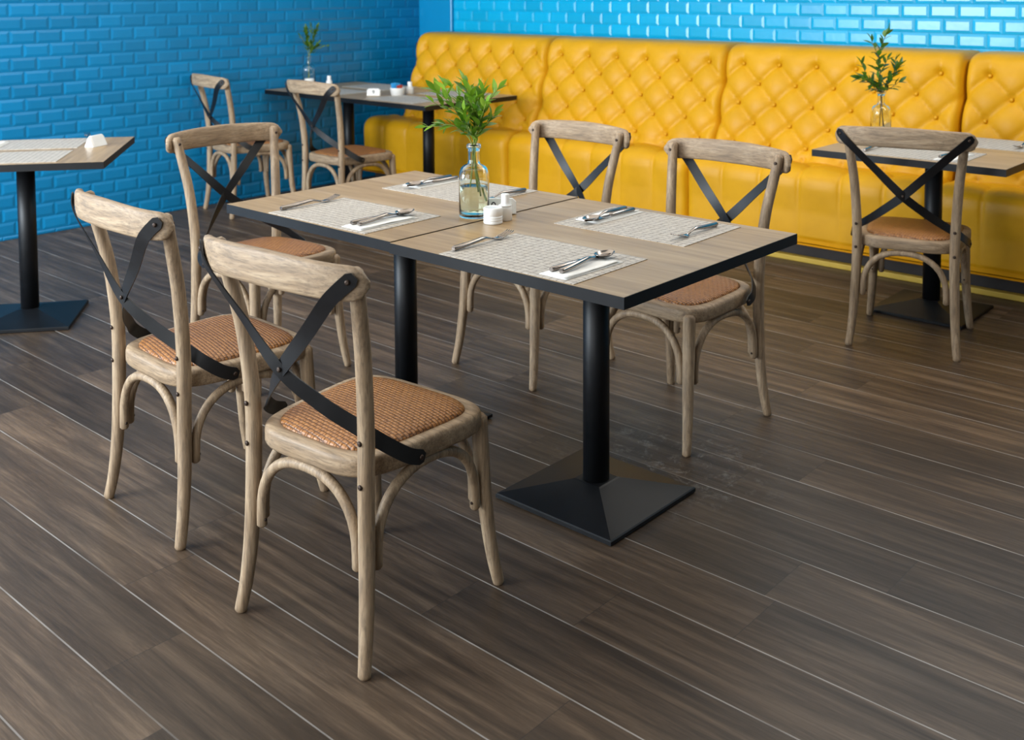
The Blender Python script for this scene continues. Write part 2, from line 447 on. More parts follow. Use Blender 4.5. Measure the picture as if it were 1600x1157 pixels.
BL = ['mustard leather banquette section at the far left end, against the blue corner', 'mustard leather banquette section second from the left, behind the leafy bottle',
      'mustard leather banquette section directly behind the right-hand background table', 'mustard leather banquette section cut off by the right edge of the photo']
back, seat, btn = banquette_meshes(1.377, True)
bt = thing('tufted_banquette', BL[0], 'banquette', (XS[0], YB - .012, 0), 0, 'banquette sections along the back wall')
bc = back.obj('backrest', 'leather', bt, recalc=True)
st = seat.obj('seat', 'leather', bt, recalc=True)
bmsh = MB().lathe([(.0105, -.004), (.0100, .002), (.0075, .0055), (.003, .0072)], 10)
for i, (x, y, z) in enumerate(btn):
    if i == 0:
        b0 = bmsh.obj('button', 'leather', bc); b0.location = (x, y - .004, z); b0.rotation_euler = (R(78), 0, 0)
    else:
        b1 = b0.copy(); COL.objects.link(b1); b1.location = (x, y - .004, z)
MB().box(.0, 1.378, -.685, -.05, .0, .40).obj('kickboard', 'kick', bt)
MB().box(.0, 1.378, -.745, -.70, .0, .028).obj('plinth_strip', 'strip', bt, bevel=.004)
MB().box(.004, 1.374, -.26, -.002, .02, 1.03).obj('back_frame', 'kick', bt)
for k in (1, 2, 3): dup(bt, (XS[k], YB - .012, 0), 0, BL[k])
bc.scale = (.938, 1, 1); bc.location = (.085, 0, 0)          # the end section: shorter back, longer seat
st.scale = (1.045, 1, 1); st.location = (-.062, 0, 0)

# ------------------------------------------------------------------ cross-back chair
def make_chair():
    ch = thing('cross_back_chair', 'x', 'chair', (0, 0, 0))
    for sx in (1, -1):
        P = spline([(sx * .205, -.228, .004), (sx * .197, -.214, .08), (sx * .190, -.202, .2), (sx * .185, -.196, .38), (sx * .187, -.196, .52), (sx * .197, -.211, .68), (sx * .211, -.235, .80), (sx * .222, -.254, .884)], 6)
        rad = lerp_list([.0145, .0160, .0180, .0192, .0190, .0182, .0175, .0165], 6)
        po = MB().tube(P, rad, 14).obj('rear_post', 'wood_v', ch)
        bo = MB()
        for (x, y, z, d) in ((.186, -.1965, .50, (0, -1)), (.186, -.1965, .405, (0, -1))):
            bo = MB().lathe([(.0062, -.003), (.0060, .0015), (.003, .0035)], 10)
            b_ = bo.obj('bolt', 'bolt', po); b_.location = (sx * x, y - .0185, z); b_.rotation_euler = (R(90), 0, 0)
        b_ = MB().lathe([(.0062, -.003), (.0060, .0015), (.003, .0035)], 10).obj('bolt', 'bolt', po)
        b_.location = (sx * .220, -.250 + .0162, .866); b_.rotation_euler = (R(-90), 0, 0)
        P = spline([(sx * .206, .230, .004), (sx * .197, .214, .09), (sx * .188, .200, .22), (sx * .184, .192, .34), (sx * .182, .188, .425)], 6)
        MB().tube(P, lerp_list([.0140, .0160, .0185, .0200, .0200], 6), 14).obj('front_leg', 'wood_v', ch)
    # top rail: curved flat band behind the posts
    rings = []; K = 36
    for i in range(K + 1):
        s = -1 + 2 * i / K; s = math.copysign(abs(s) ** .8, s); x = s * .262
        y = -.314 + .028 * s * s + .034 * s ** 6; z = .872 - .008 * s * s
        slope = (.056 * s + .204 * s ** 5) / .262; L = math.hypot(1, slope); nx, ny = slope / L * -1, 1 / L
        e = (.262 - abs(x)); hh = .041 - .004 * abs(s)
        if e < .034: hh *= max(.16, math.sqrt(max(0, 1 - (1 - e / .034) ** 2)))
        th = .0115 if e > .012 else .0115 * max(.45, e / .012)
        ring = []
        for a in range(16):
            an = 2 * PI * a / 16; ca, sa = math.cos(an), math.sin(an)
            u = math.copysign(abs(ca) ** .55, ca) * th; w = math.copysign(abs(sa) ** .6, sa) * hh
            ring.append((x + nx * u, y + ny * u, z + w))
        rings.append(ring)
    MB().rings(rings).obj('top_rail', 'wood_h', ch)
    # seat frame
    def outline(sc, n=48, ex=4.6):
        pts = []
        for j in range(n):
            a = 2 * PI * j / n; ca, sa = math.cos(a), math.sin(a)
            x = math.copysign(abs(ca) ** (2 / ex), ca); y = math.copysign(abs(sa) ** (2 / ex), sa)
            wd = .205 + .019 * y
            pts.append((x * wd * sc, y * .213 * sc + .002))
        return pts
    fr = MB(); rg = []
    for sc, z in ((.93, .405), (.985, .407), (1, .414), (1, .440), (.99, .448), (.965, .452), (.86, .453), (.84, .447)): rg.append([(x, y, z) for x, y in outline(sc)])
    fr.rings(rg); sf = fr.obj('seat_frame', 'wood_h', ch)
    cu = MB(); rg = []
    for sc, z in ((.865, .446), (.862, .455), (.84, .460), (.76, .4645), (.60, .468), (.38, .470), (.16, .471)): rg.append([(x, y, z) for x, y in outline(sc, 48, 4.2)])
    cu.rings(rg); cu.obj('seat_cushion', 'rattan', ch)
    # bent arches under the seat
    def arch(p, q, name='arch_brace'):
        p, q = Vector(p), Vector(q); mid = (p + q) / 2; hv = (q - p) / 2; pts = []
        pts.append(p + Vector((0, 0, -.022)))
        for i in range(21):
            a = PI * (1 - i / 20); pts.append(mid + hv * math.copysign(abs(math.cos(a)) ** .85, math.cos(a)) + Vector((0, 0, .160 * math.sin(a) ** .85)))
        pts.append(q + Vector((0, 0, -.022)))
        o = MB().tube(pts, .0125, 10).obj(name, 'wood_v', ch)
        for e, d in ((p, -1), (q, 1)):
            s_ = MB().lathe([(.0038, -.002), (.0036, .002), (.002, .0030)], 8).obj('screw', 'bolt', o)
            v = hv.normalized() * (-d); v = Vector((-(q - p).normalized() * d)) if False else hv.normalized() * -d
            s_.location = e + v * .012 + Vector((0, 0, -.008)); s_.rotation_euler = v.to_track_quat('Z', 'Y').to_euler()
        return o
    arch((-.158, -.198, .235), (.158, -.198, .235)); arch((-.155, .196, .235), (.155, .196, .235))
    for sx in (1, -1): arch((sx * .186, -.168, .235), (sx * .186, .165, .235))
    # black crossed straps
    for sx, dy in ((1, 0.0), (-1, .0042)):
        P = spline([(-sx * .2425, -.2885, .878), (-sx * .219, -.3005, .854), (-sx * .185, -.3015, .822), (-sx * .10, -.2865 + dy, .737), (0, -.270 + dy, .637), (sx * .082, -.226, .566), (sx * .148, -.178, .513), (sx * .196, -.145, .478), (sx * .2235, -.105, .447), (sx * .2285, -.070, .432)], 7)
        Nn = spline([(-sx * .62, -.78, 0), (-sx * .60, -.80, 0), (-sx * .58, -.81, 0), (-sx * .42, -.91, 0), (0, -1, .12), (sx * .25, -.95, .30), (sx * .50, -.80, .40), (sx * .75, -.55, .42), (sx, -.1, .12), (sx, 0, 0)], 7)
        rings = []; w, th = .0168, .0016; m = len(P)
        for i in range(m):
            T = (P[min(i + 1, m - 1)] - P[max(i - 1, 0)]).normalized(); n_ = (Nn[i] - T * Nn[i].dot(T)).normalized(); b_ = T.cross(n_)
            ww = w
            rings.append([P[i] + b_ * ww + n_ * th, P[i] - b_ * ww + n_ * th, P[i] - b_ * ww - n_ * th, P[i] + b_ * ww - n_ * th])
        # rounded ends
        def endring(i, d, f):
            T = (P[min(i + 1, m - 1)] - P[max(i - 1, 0)]).normalized() * d; c = P[i] + T * w * (1 - f * .25) * .8; n_ = (Nn[i] - T * Nn[i].dot(T)).normalized(); b_ = (T * d).cross(n_)
            k = w * f; return [c + b_ * k + n_ * th, c - b_ * k + n_ * th, c - b_ * k - n_ * th, c + b_ * k - n_ * th]
        rings = [endring(0, -1, .55)] + rings + [endring(m - 1, 1, .55)]
        so = MB().rings(rings).obj('cross_strap', 'strap', ch, sharp=R(45))
        for loc, nn in ((P[2], Vector((-sx * .45, -.88, 0))), (P[-1], Vector((sx, 0, 0)))) + (((P[28], Vector((0, -1, .1))),) if sx == 1 else ()):
            s_ = MB().lathe([(.0062, -.002), (.006, .002), (.003, .0038)], 10).obj('bolt', 'bolt', so)
            s_.location = loc + nn * .0016; s_.rotation_euler = nn.to_track_quat('Z', 'Y').to_euler()
    return ch
CH = [  # x, y, heading(deg), label
    (-1.922, 1.632, 4.3, 'nearest cross-back chair, its back to the camera, at near side of the central table'),
    (-2.661, 1.682, -2.5, 'cross-back chair just left of the nearest chair, back to camera, near side of central table'),
    (-2.693, 3.127, 177.9, 'cross-back chair facing the camera behind the leafy bottle, at far side of the central table'),
    (-1.969, 3.036, 176.0, 'cross-back chair facing the camera, seat visible past right corner of the central table'),
    (-1.704, 4.379, 13.1, 'cross-back chair with its back turned, alone at the right-hand table by the yellow banquette'),
    (-3.432, 2.408, -90.5, 'cross-back chair at the left end of the central table, seen side-on facing right'),
    (-5.976, 4.080, -9.3, 'cross-back chair right against the shaded blue wall, behind the end chair of the central table'),
    (-5.128, 4.219, -2.8, 'cross-back chair in far background in front of the double table by the banquette end'),
]
chair0 = make_chair()
for i, (x, y, h, lab) in enumerate(CH):
    if i == 0: chair0.location = (x, y, 0); chair0.rotation_euler = (0, 0, R(h)); chair0['label'] = lab; chair0['group'] = 'cross-back dining chairs'
    else: dup(chair0, (x, y, 0), R(h), lab)

# ------------------------------------------------------------------ pedestal tables
def make_table(label, W, D, loc, rz=0, group='square pedestal tables', ox=0, oy=0):
    t = thing('pedestal_table', label, 'table', loc, rz, group)
    tp = MB().box(-W / 2 + .0015, W / 2 - .0015, -D / 2 + .0015, D / 2 - .0015, .722, .7502).obj('tabletop', 'laminate', t)
    e = MB(); a, b = W / 2, D / 2
    o4 = [(-a, -b), (a, -b), (a, b), (-a, b)]; k = .0022; i4 = [(-a + k, -b + k), (a - k, -b + k), (a - k, b - k), (-a + k, b - k)]
    for j in range(4):
        q = (j + 1) % 4
        for (z0, z1) in ((.7205, .7496),):
            v = [(*o4[j], z0), (*o4[q], z0), (*o4[q], z1), (*o4[j], z1), (*i4[j], z0), (*i4[q], z0), (*i4[q], z1), (*i4[j], z1)]
            e.add(v, [(0, 1, 2, 3), (3, 2, 6, 7), (0, 4, 5, 1), (4, 7, 6, 5)], False)
    e.obj('edge_band', 'black_metal', tp)
    MB().lathe([(.038, .045), (.038, .715)], 32, (ox, oy, 0)).obj('pole', 'black_metal', t)
    MB().lathe([(.16, .712), (.16, .7215)], 8, (ox, oy, 0)).obj('mounting_plate', 'black_metal', t)
    h = .2045
    rg = [[(ox - s, oy - s, z), (ox + s, oy - s, z), (ox + s, oy + s, z), (ox - s, oy + s, z)] for s, z in ((h - .004, .0), (h, .003), (h, .013), (h - .003, .016), (.050, .052), (.044, .054))]
    MB().rings(rg, smooth=False).obj('base', 'black_metal', t)
    return t
TW, TD = .805, .844
make_table('pedestal table forming the near right half of the central pair, closest to the camera', .8045, TD, (-1.8325, 2.399, 0))
make_table('pedestal table forming the left half of the central pair, joined at a dark seam', .8045, TD, (-2.6375, 2.403, .0022))
make_table('pedestal table in the far background beside the banquette end, right half of its pair', .811, .825, (-5.0560, 4.8235, 0))
make_table('pedestal table in the far background touching the blue wall, left half of its pair', .811, .825, (-5.8685, 4.8275, 0))
make_table('pedestal table on the right in front of the yellow banquette, with one chair', .805, .842, (-1.7285, 4.7475, 0), ox=-.050, oy=.055)
LT_ANG = R(142); lt_n = Vector((-4.18, 2.146, 0)); e1 = Vector((math.cos(LT_ANG), math.sin(LT_ANG), 0)); e2 = Vector((-e1.y, e1.x, 0)); LW, LD = .76, .80
lt_c = lt_n + e1 * LW / 2 + e2 * LD / 2
make_table('pedestal table cut off at the left edge of the photo, turned at an angle', LW, LD, lt_c, LT_ANG)
TZ = .7507

# ------------------------------------------------------------------ table settings
def make_fork(label, loc, rz, group):
    rows = [(0, .0065, .0058, .0052), (.004, .0066, .0066, .0060), (.05, .0085, .0062, .0056), (.098, .0125, .0055, .0048), (.112, .0122, .0040, .0030), (.126, .0085, .0034, .0022), (.140, .0052, .0040, .0016)]
    def sweep(mb, rows):
        rg = []
        for y, z, w, h in rows: rg.append([(w * math.cos(2 * PI * k / 10), y, z + h * math.sin(2 * PI * k / 10)) for k in range(10)])
        mb.rings(rg)
    mb = MB(); sweep(mb, rows); f = mb.obj('fork', 'steel'); tag(f, label, 'fork', group)
    hd = MB(); sweep(hd, [(.139, .0052, .0042, .0015), (.148, .0044, .0105, .0013), (.158, .0046, .0122, .0012), (.165, .0054, .0122, .0011)])
    for k in (-1.5, -.5, .5, 1.5):
        rg = []
        for y, z, w in ((.163, .0052, .0022), (.178, .0080, .0021), (.192, .0118, .0019), (.203, .0150, .0011)):
            rg.append([(k * .0066 + w * math.cos(2 * PI * j / 6), y, z + .0011 * math.sin(2 * PI * j / 6)) for j in range(6)])
        hd.rings(rg)
    hd.obj('tines', 'steel', f); f.location = loc; f.rotation_euler = (0, 0, rz); f.scale = (1.15,) * 3; return f
def make_spoon(label, loc, rz, group):
    mb = MB(); rg = []
    for y, z, w, h in ((0, .0065, .0058, .0052), (.004, .0066, .0066, .0060), (.05, .0085, .0062, .0056), (.098, .0125, .0055, .0048), (.112, .0122, .0040, .0030), (.128, .0085, .0032, .0020), (.143, .0055, .0042, .0016)):
        rg.append([(w * math.cos(2 * PI * k / 10), y, z + h * math.sin(2 * PI * k / 10)) for k in range(10)])
    mb.rings(rg); s = mb.obj('spoon', 'steel'); tag(s, label, 'spoon', group)
    bw = MB(); rg = []
    for rr, dz in ((1.0, .0105), (.97, .0098), (.8, .0062), (.55, .0034), (.25, .0022), (.02, .0020)):
        rg.append([(.0195 * rr * math.cos(2 * PI * k / 20) * (1 - .12 * math.sin(2 * PI * k / 20)), .172 + .032 * rr * math.sin(2 * PI * k / 20), dz) for k in range(20)])
    bw.rings(rg, cap=False); o = bw.obj('bowl', 'steel', s)
    md = o.modifiers.new('solid', 'SOLIDIFY'); md.thickness = .0012
    s.location = loc; s.rotation_euler = (0, 0, rz); s.scale = (1.17,) * 3; return s
def make_knife(label, loc, rz, group):
    mb = MB(); rg = []
    for y, z, w, h in ((0, .0062, .0058, .0054), (.004, .0064, .0066, .0060), (.05, .0066, .0062, .0058), (.102, .0066, .0056, .0050), (.108, .0060, .0048, .0034)):
        rg.append([(w * math.cos(2 * PI * k / 10), y, z + h * math.sin(2 * PI * k / 10)) for k in range(10)])
    mb.rings(rg); s = mb.obj('knife', 'steel'); tag(s, label, 'knife', group)
    b = MB(); rg = []
    for y, a, c in ((.106, -.004, .004), (.118, -.0075, .0045), (.16, -.010, .0048), (.20, -.0095, .0045), (.215, -.003, .0042)):
        rg.append([(a, y, .0052), (c, y, .0042), (c, y, .0068), (a, y, .0058)])
    b.rings(rg, smooth=False).obj('blade', 'steel', s); s.location = loc; s.rotation_euler = (0, 0, rz); s.scale = (1.1,) * 3; return s
def make_mat(label, loc, rz, w=.455, d=.312):
    o = MB().box(-w / 2, w / 2, -d / 2, d / 2, 0, .0018).obj('placemat', 'placemat'); tag(o, label, 'placemat', 'woven placemats'); o.location = loc; o.rotation_euler = (0, 0, rz); return o
def make_napkin(label, loc, rz, w=.088, d=.225):
    mb = MB(); r2 = random.Random(hash(label) % 1000 if False else len(label)); 
    for k in range(3):
        z0 = k * .0013; dx = (.0, .006, .011)[k]; dy = (.0, .004, -.003)[k]; nx, ny = 6, 10; vs = []; fs = []
        for j in range(ny + 1):
            for i in range(nx + 1):
                u, v = i / nx - .5, j / ny - .5
                z = z0 + .0013 + .0016 * noise.noise(Vector((u * 3 + k, v * 4, len(label)))) * (k + .5) * .5 + (.002 * abs(u) * 2 if k == 2 else 0)
                vs.append((u * (w - k * .008) + dx * .4, v * (d - k * .004) + dy, max(z, z0 + .0005)))
        for j in range(ny):
            for i in range(nx):
                a = j * (nx + 1) + i; fs.append((a, a + 1, a + nx + 2, a + nx + 1))
        mb.add(vs, fs)
    o = mb.obj('paper_napkin', 'napkin'); tag(o, label, 'napkin', 'folded white napkins')
    md = o.modifiers.new('solid', 'SOLIDIFY'); md.thickness = .0008; md.offset = -1
    o.location = loc; o.rotation_euler = (0, 0, rz); return o
def setting(cx, cy, z, rz, where, matwhere=None, spoon=True, fork_dx=-.215, nap=True, w=.455, d=.312):
    """place setting in the diner's frame: diner sits at -Y of the mat"""
    c, s = math.cos(rz), math.sin(rz)
    P = lambda x, y, zz: (cx + x * c - y * s, cy + x * s + y * c, z + zz)
    make_mat('woven beige placemat ' + where, P(0, 0, 0), rz, w, d)
    if fork_dx is not None: make_fork('steel fork with raised tines ' + where, P(fork_dx, -.115, .0018), rz, 'steel forks')
    if nap:
        make_napkin('folded white paper napkin ' + where, P(.155, -.030, .0018), rz + R(-2))
        make_knife('steel knife on a white napkin ' + where, P(.128, -.120, .0062), rz + R(-3), 'steel knives')
        if spoon: make_spoon('steel spoon on a white napkin ' + where, P(.158, -.118, .0062), rz + R(4), 'steel spoons')
Z0 = TZ - .0003
setting(-1.812, 2.137, Z0, R(.6), 'before the nearest chair at the central table', spoon=True)
setting(-2.590, 2.146, Z0 + .0022, R(1.0), 'at the left near corner of the central table', fork_dx=-.218)
setting(-2.630, 2.655, Z0 + .0022, R(180.5), 'behind the leafy bottle on the central table', fork_dx=-.205)
setting(-1.818, 2.625, Z0, R(181), 'at the far right of the central table', fork_dx=-.170)
# background settings
setting(-1.735, 4.510, Z0, R(1), 'nearest the chair back on the right-hand table', spoon=False, fork_dx=-.19)
setting(-1.575, 4.985, Z0, R(180), 'on the banquette side of the right-hand table', spoon=False, fork_dx=-.12, nap=False, w=.40)
setting(-5.03, 4.61, Z0, 0, 'on the near side of the far double table by the banquette', fork_dx=None, nap=False)
setting(-5.80, 4.63, Z0, 0, 'partly behind the chair in front of the far double table', fork_dx=None, nap=False)
setting(-5.03, 5.05, Z0, 0, 'on the banquette side of the far double table', fork_dx=None, nap=False)
setting(-5.80, 5.06, Z0, 0, 'in the wall corner of the far double table', fork_dx=None, nap=False)
# left table (its own frame: e1 along the right-hand edge, diners on both e2 sides)
def LTP(a, b): p = lt_n + e1 * a + e2 * b; return p.x, p.y
x, y = LTP(.19, .42); make_mat('pale woven placemat along the near edge of the left-edge table', (x, y, Z0), LT_ANG + R(90), .455, .312)
x, y = LTP(.58, .42); make_mat('pale woven placemat along the far edge of the left-edge table', (x, y, Z0), LT_ANG + R(90), .455, .312)
x, y = LTP(.56, .58); make_napkin('folded white napkin near the photo edge on the left-edge table', (x, y, Z0 + .0018), LT_ANG + R(90))
make_knife('knife lying on the white napkin of the left-edge table', (x + .03, y - .08, Z0 + .0062), LT_ANG + R(-60), 'steel knives')
x, y = LTP(.60, .17); make_fork('fork beside the white table sign on the left-edge table', (x, y, Z0 + .0018), LT_ANG + R(-75), 'steel forks')

# table signs: white tent blocks with a printed number
def make_sign(label, text, loc, rz, L=.105, H=.045, D=.042, tx=0):
    mb = MB(); a = L / 2; b = a - .012
    prof = [(-D / 2, 0), (D / 2, 0), (.006, H), (-.006, H)]
    n = 8; rg = []
    for x, k in ((-a, .78), (-a + .008, .93), (-b, 1), (b, 1), (a - .008, .93), (a, .78)): rg.append([(x, y * (.75 + .25 * k), z * k) for y, z in prof])
    mb.rings(rg, smooth=False); o = mb.obj('table_number_sign', 'white_ceramic', bevel=.002); tag(o, label, 'sign', 'white table number signs')
    if text:
        cu = bpy.data.curves.new('digit', 'FONT'); cu.body = text; cu.size = .036; cu.align_x = 'CENTER'; cu.align_y = 'CENTER'; cu.extrude = .0002
        to = bpy.data.objects.new('digit_src', cu); COL.objects.link(to); bpy.context.view_layer.update()
        me = bpy.data.meshes.new_from_object(to.evaluated_get(bpy.context.evaluated_depsgraph_get())); bpy.data.objects.remove(to)
        me.materials.clear(); me.materials.append(M['ink'])
        d = bpy.data.objects.new('printed_number', me); COL.objects.link(d); d.parent = o
        ang = math.atan2(H, D / 2 - .006)
        d.location = (tx, -(D / 2 + .006) / 2 - .0009, H * .5); d.rotation_euler = (ang, 0, 0)
    o.location = loc; o.rotation_euler = (0, 0, rz); return o
make_sign('white table sign with number 9 on the far double table', '9', (-5.375, 4.635, Z0), R(38), .088, .046, .040)
make_sign('white table sign beside the leafy bottle on the central table', '10', (-2.259, 2.462, Z0 + .0022), R(42), .100, .048, .034, -.030)
x, y = LTP(.47, .12); make_sign('white table sign seen end-on on the left-edge table', '', (x, y, Z0), R(115), .10, .05, .05)

def make_jar(label, loc, r=.029, h=.05, group='white ribbed jars'):
    t = thing('ceramic_jar', label, 'jar', loc, 0, group)
    k = h / .05
    MB().lathe([(r * .9, 0), (r * .98, .001), (r, .003), (r, .008), (r * .975, .009), (r * .975, .0095), (r, .0105), (r, .016), (r * .975, .0168), (r * .975, .0174), (r, .0185), (r * 1.0, .024 * k)], 32).obj('body', 'white_ceramic', t)
    MB().lathe([(r * .97, .024 * k), (r * .97, .0248 * k), (r, .0258 * k), (r, .044 * k), (r * .97, .0478 * k), (r * .88, .0498 * k), (r * .80, .0485 * k), (r * .3, .048 * k)], 32).obj('lid', 'white_ceramic', t)
    return t
def make_shaker(label, loc, r=.0205, h=.082):
    t = thing('salt_shaker', label, 'shaker', loc, 0, 'white shakers'); k = h / .082
    MB().lathe([(r * .9, 0), (r, .002), (r * 1.0, .034 * k), (r * .98, .040 * k), (r * .88, .044 * k), (r * .62, .0455 * k)], 28).obj('body', 'white_ceramic', t)
    MB().lathe([(r * .96, .0450 * k), (r * .98, .0475 * k), (r * .66, .0490 * k), (r * .62, .055 * k), (r * .62, .078 * k), (r * .56, .0815 * k), (r * .3, .082 * k)], 28).obj('cap', 'white_ceramic', t)
    return t
make_jar('white ribbed jar with lid in front of the bottle on the central table', (-2.186, 2.350, Z0))
make_shaker('white shaker beside the ribbed jar on the central table', (-2.186, 2.405, Z0))
make_shaker('white shaker beside the sachet bowl on the far double table', (-5.265, 4.855, Z0), .0245, .082)
make_shaker('white shaker beside the bottle by the blue wall', (-6.040, 4.796, Z0), .022, .085)
make_jar('white low jar before the bottle by the blue wall', (-6.074, 4.745, Z0), .027, .030)
make_jar('white tall jar before the bottle by the blue wall', (-6.128, 4.690, Z0), .034, .068)
make_jar('small white jar left of the bottle on the right-hand table', (-2.092, 4.752, Z0), .024, .045)
make_jar('small white jar right of the bottle on the right-hand table', (-1.965, 4.862, Z0), .022, .045)
make_shaker('small white shaker before the bottle on the right-hand table', (-2.018, 4.742, Z0), .017, .055)
# sachet bowl
bw = thing('sachet_bowl', 'white bowl holding sugar sachets on the far double table', 'bowl', (-5.265, 4.745, Z0))
MB().lathe([(.040, 0), (.043, .002), (.050, .046), (.0505, .050), (.047, .049), (.043, .02), (.03, .016)], 28).obj('body', 'white_ceramic', bw)
for k in range(6):
    m_ = 'sachet_blue' if k < 4 else 'sachet_red'
    sc = MB().box(-.019, .019, -.0018, .0018, -.028, .028).obj('sugar_sachet', m_, bevel=.001)
    tag(sc, ('blue paper sugar sachet' if k < 4 else 'red paper sugar sachet') + ' standing in the white bowl', 'sachet', 'blue sachets in the bowl' if k < 4 else 'red sachets in the bowl')
    sc.location = (-5.265 + (-.026 + k * .0105 if k < 4 else .020 + (k - 4) * .009), 4.745 - .006 + .004 * (k % 3), Z0 + (.052 if k < 4 else .040)); sc.rotation_euler = (R(-8 + 6 * (k % 3)), R(-9 + 7 * (k % 4)), R(45 + 12 * k))

# ------------------------------------------------------------------ bottles and greenery
def make_bottle(label, loc, rz, r=.0470, sq=2.8, neck=.0182, water=.096, hh=.226):
    t = thing('glass_bottle', label, 'bottle', loc, rz, 'clear glass bottles'); k = hh / .226
    outer = [(r * .90, .0), (r * .985, .004), (r, .010), (r, .118), (r * .988, .131), (r * .945, .142), (r * .86, .1515), (r * .73, .158), (r * .57, .162), (r * .45, .1645)]
    neckp = [(neck * 1.04, .169), (neck, .180), (neck * .98, .200), (neck * 1.0, .212), (neck * 1.22, .215), (neck * 1.24, .223), (neck * 1.12, .226)]
    inner = [(neck * .88, .2255), (neck * .76, .215), (neck * .76, .178), (neck * .84, .166), (r * .52, .1585), (r * .68, .1545), (r * .81, .148), (r * .89, .139), (r * .93, .129), (r * .94, .117), (r * .94, .016), (r * .88, .011), (r * .3, .010)]
    mb = MB(); rg = []
    def ring(rr, z, s):
        out = []
        for j in range(40):
            a = 2 * PI * j / 40; ca, sa = math.cos(a), math.sin(a)
            out.append((rr * math.copysign(abs(ca) ** (2 / s), ca), rr * math.copysign(abs(sa) ** (2 / s), sa), z * k))
        return out
    seqq = [(a, z, sq if z < .13 else (sq - 2) * max(0, (.17 - z) / .04) + 2 if z < .17 else 2) for a, z in outer + neckp + inner]
    for a, z, s in seqq: rg.append(ring(a, z, s))
    mb.rings(rg).obj('glass_body', 'glass', t)
    if water:
        wl = [ring(r * .9395 * f, z, sq) for f, z in ((.30, .0104), (.93, .0112), (1.0, .0165), (1.0, water), (.6, water + .0002))]
        MB().rings(wl).obj('water', 'water', t)
    return t
def leaf(mb, p, d, up, L, W):
    d = d.normalized(); side = d.cross(up)
    if side.length < .05: side = d.cross(Vector((1, .3, 0)))
    side.normalize(); nrm = side.cross(d).normalized(); vs = []; fs = []
    prof = [(0, .06), (.15, .55), (.38, 1.0), (.62, .92), (.84, .5), (1.0, .03)]
    for t_, w_ in prof:
        c = p + d * L * t_ + nrm * (-.18 * L * t_ * t_)
        e = side * W * w_ * .5
        vs += [c - e + nrm * W * .13 * w_, c, c + e + nrm * W * .13 * w_]
    for i in range(len(prof) - 1):
        a = i * 3; fs += [(a, a + 1, a + 4, a + 3), (a + 1, a + 2, a + 5, a + 4)]
    mb.add(vs, fs)
def sprig(label, cat, base, path, leaves_from, n_leaf, L, W, mat, stemmat, seed, group, rs=(.0022, .0012), side_branches=0, spread=.75):
    r = random.Random(seed)
    P = spline([Vector(base) + Vector(p) for p in path], 8); m = len(P)
    rad = [rs[0] + (rs[1] - rs[0]) * i / (m - 1) for i in range(m)]
    st = MB(); st.tube(P, rad, 6)
    lf = MB()
    def leaves_on(Q, f0, n, sc):
        mm = len(Q)
        for i in range(n):
            f = f0 + (1 - f0) * (i + .5) / n; x = f * (mm - 1); a = min(int(x), mm - 2); p = Q[a].lerp(Q[a + 1], x - a); T = (Q[a + 1] - Q[a]).normalized()
            ang = i * 2.4 + r.uniform(-.5, .5); s1 = T.cross(Vector((.3, .8, .2))).normalized(); s2 = T.cross(s1)
            out = s1 * math.cos(ang) + s2 * math.sin(ang)
            k = 1 - .35 * abs(f - .6); tip = (f - f0) / (1 - f0)
            d = T * (.55 + .5 * tip) + out * spread * (1.15 - .4 * tip) + Vector((0, 0, .12))
            leaf(lf, p, d, Vector((r.uniform(-.4, .4), r.uniform(-.4, .4), 1)), L * k * sc * r.uniform(.8, 1.15), W * k * sc * r.uniform(.85, 1.15))
        leaf(lf, Q[-1], (Q[-1] - Q[-2]), Vector((r.uniform(-1, 1), r.uniform(-1, 1), .3)), L * .9 * sc, W * .75 * sc)
    leaves_on(P, leaves_from, n_leaf, 1)
    for b in range(side_branches):
        f = leaves_from + .02 + (1 - leaves_from) * .55 * b / max(1, side_branches - 1 or 1); p = P[int(f * (m - 1))]; T = (P[min(int(f * (m - 1)) + 1, m - 1)] - P[int(f * (m - 1))]).normalized()
        ang = b * 2.1 + seed; s1 = T.cross(Vector((.2, .9, .1))).normalized(); s2 = T.cross(s1); o = s1 * math.cos(ang) + s2 * math.sin(ang)
        Q = spline([p, p + (T + o * .6) * .03, p + (T * 1.25 + o * .75) * .062], 6)
        st.tube(Q, [rs[1] * .9] * len(Q), 5); leaves_on(Q, .3, 5, .85)
    s = st.obj('leafy_sprig', stemmat); tag(s, label, cat, group)
    lf.obj('leaves', mat, s, recalc=False)
    return s
BZ = Z0 + .0022
CR = Vector((.745, .667, 0)); CF = Vector((-.666, .743, 0))   # to the right of / away from the viewer's side of the room
def V(rgt, away, up): v = CR * rgt + CF * away; return (v.x, v.y, up)
mb_loc = Vector((-2.287, 2.373, BZ))
make_bottle('clear glass bottle of water with leafy sprigs on the central table', mb_loc, R(42))
G = 'bright green sprigs in the central bottle'
def sp(lab, path, n, seed, sb, L=.055, W=.023, f0=.5): sprig(lab, 'plant', mb_loc, path, f0, n, L, W, 'leaf', 'stem_green', seed, G, (.0022, .0011), sb)
sp('bright green sprig reaching far left from the central bottle', [V(.018, 0, .060), V(.006, .0, .150), V(-.004, .003, .222), V(-.030, .0, .285), V(-.066, -.004, .345), V(-.112, -.008, .392)], 17, 3, 4, .055, .023)
sp('bright green sprig standing upright in the central bottle', [V(.030, 0, .045), V(.008, .002, .150), V(.002, .004, .225), V(.000, .008, .290), V(-.010, .010, .350), V(-.026, .010, .412)], 20, 5, 5, .055, .023, .44)
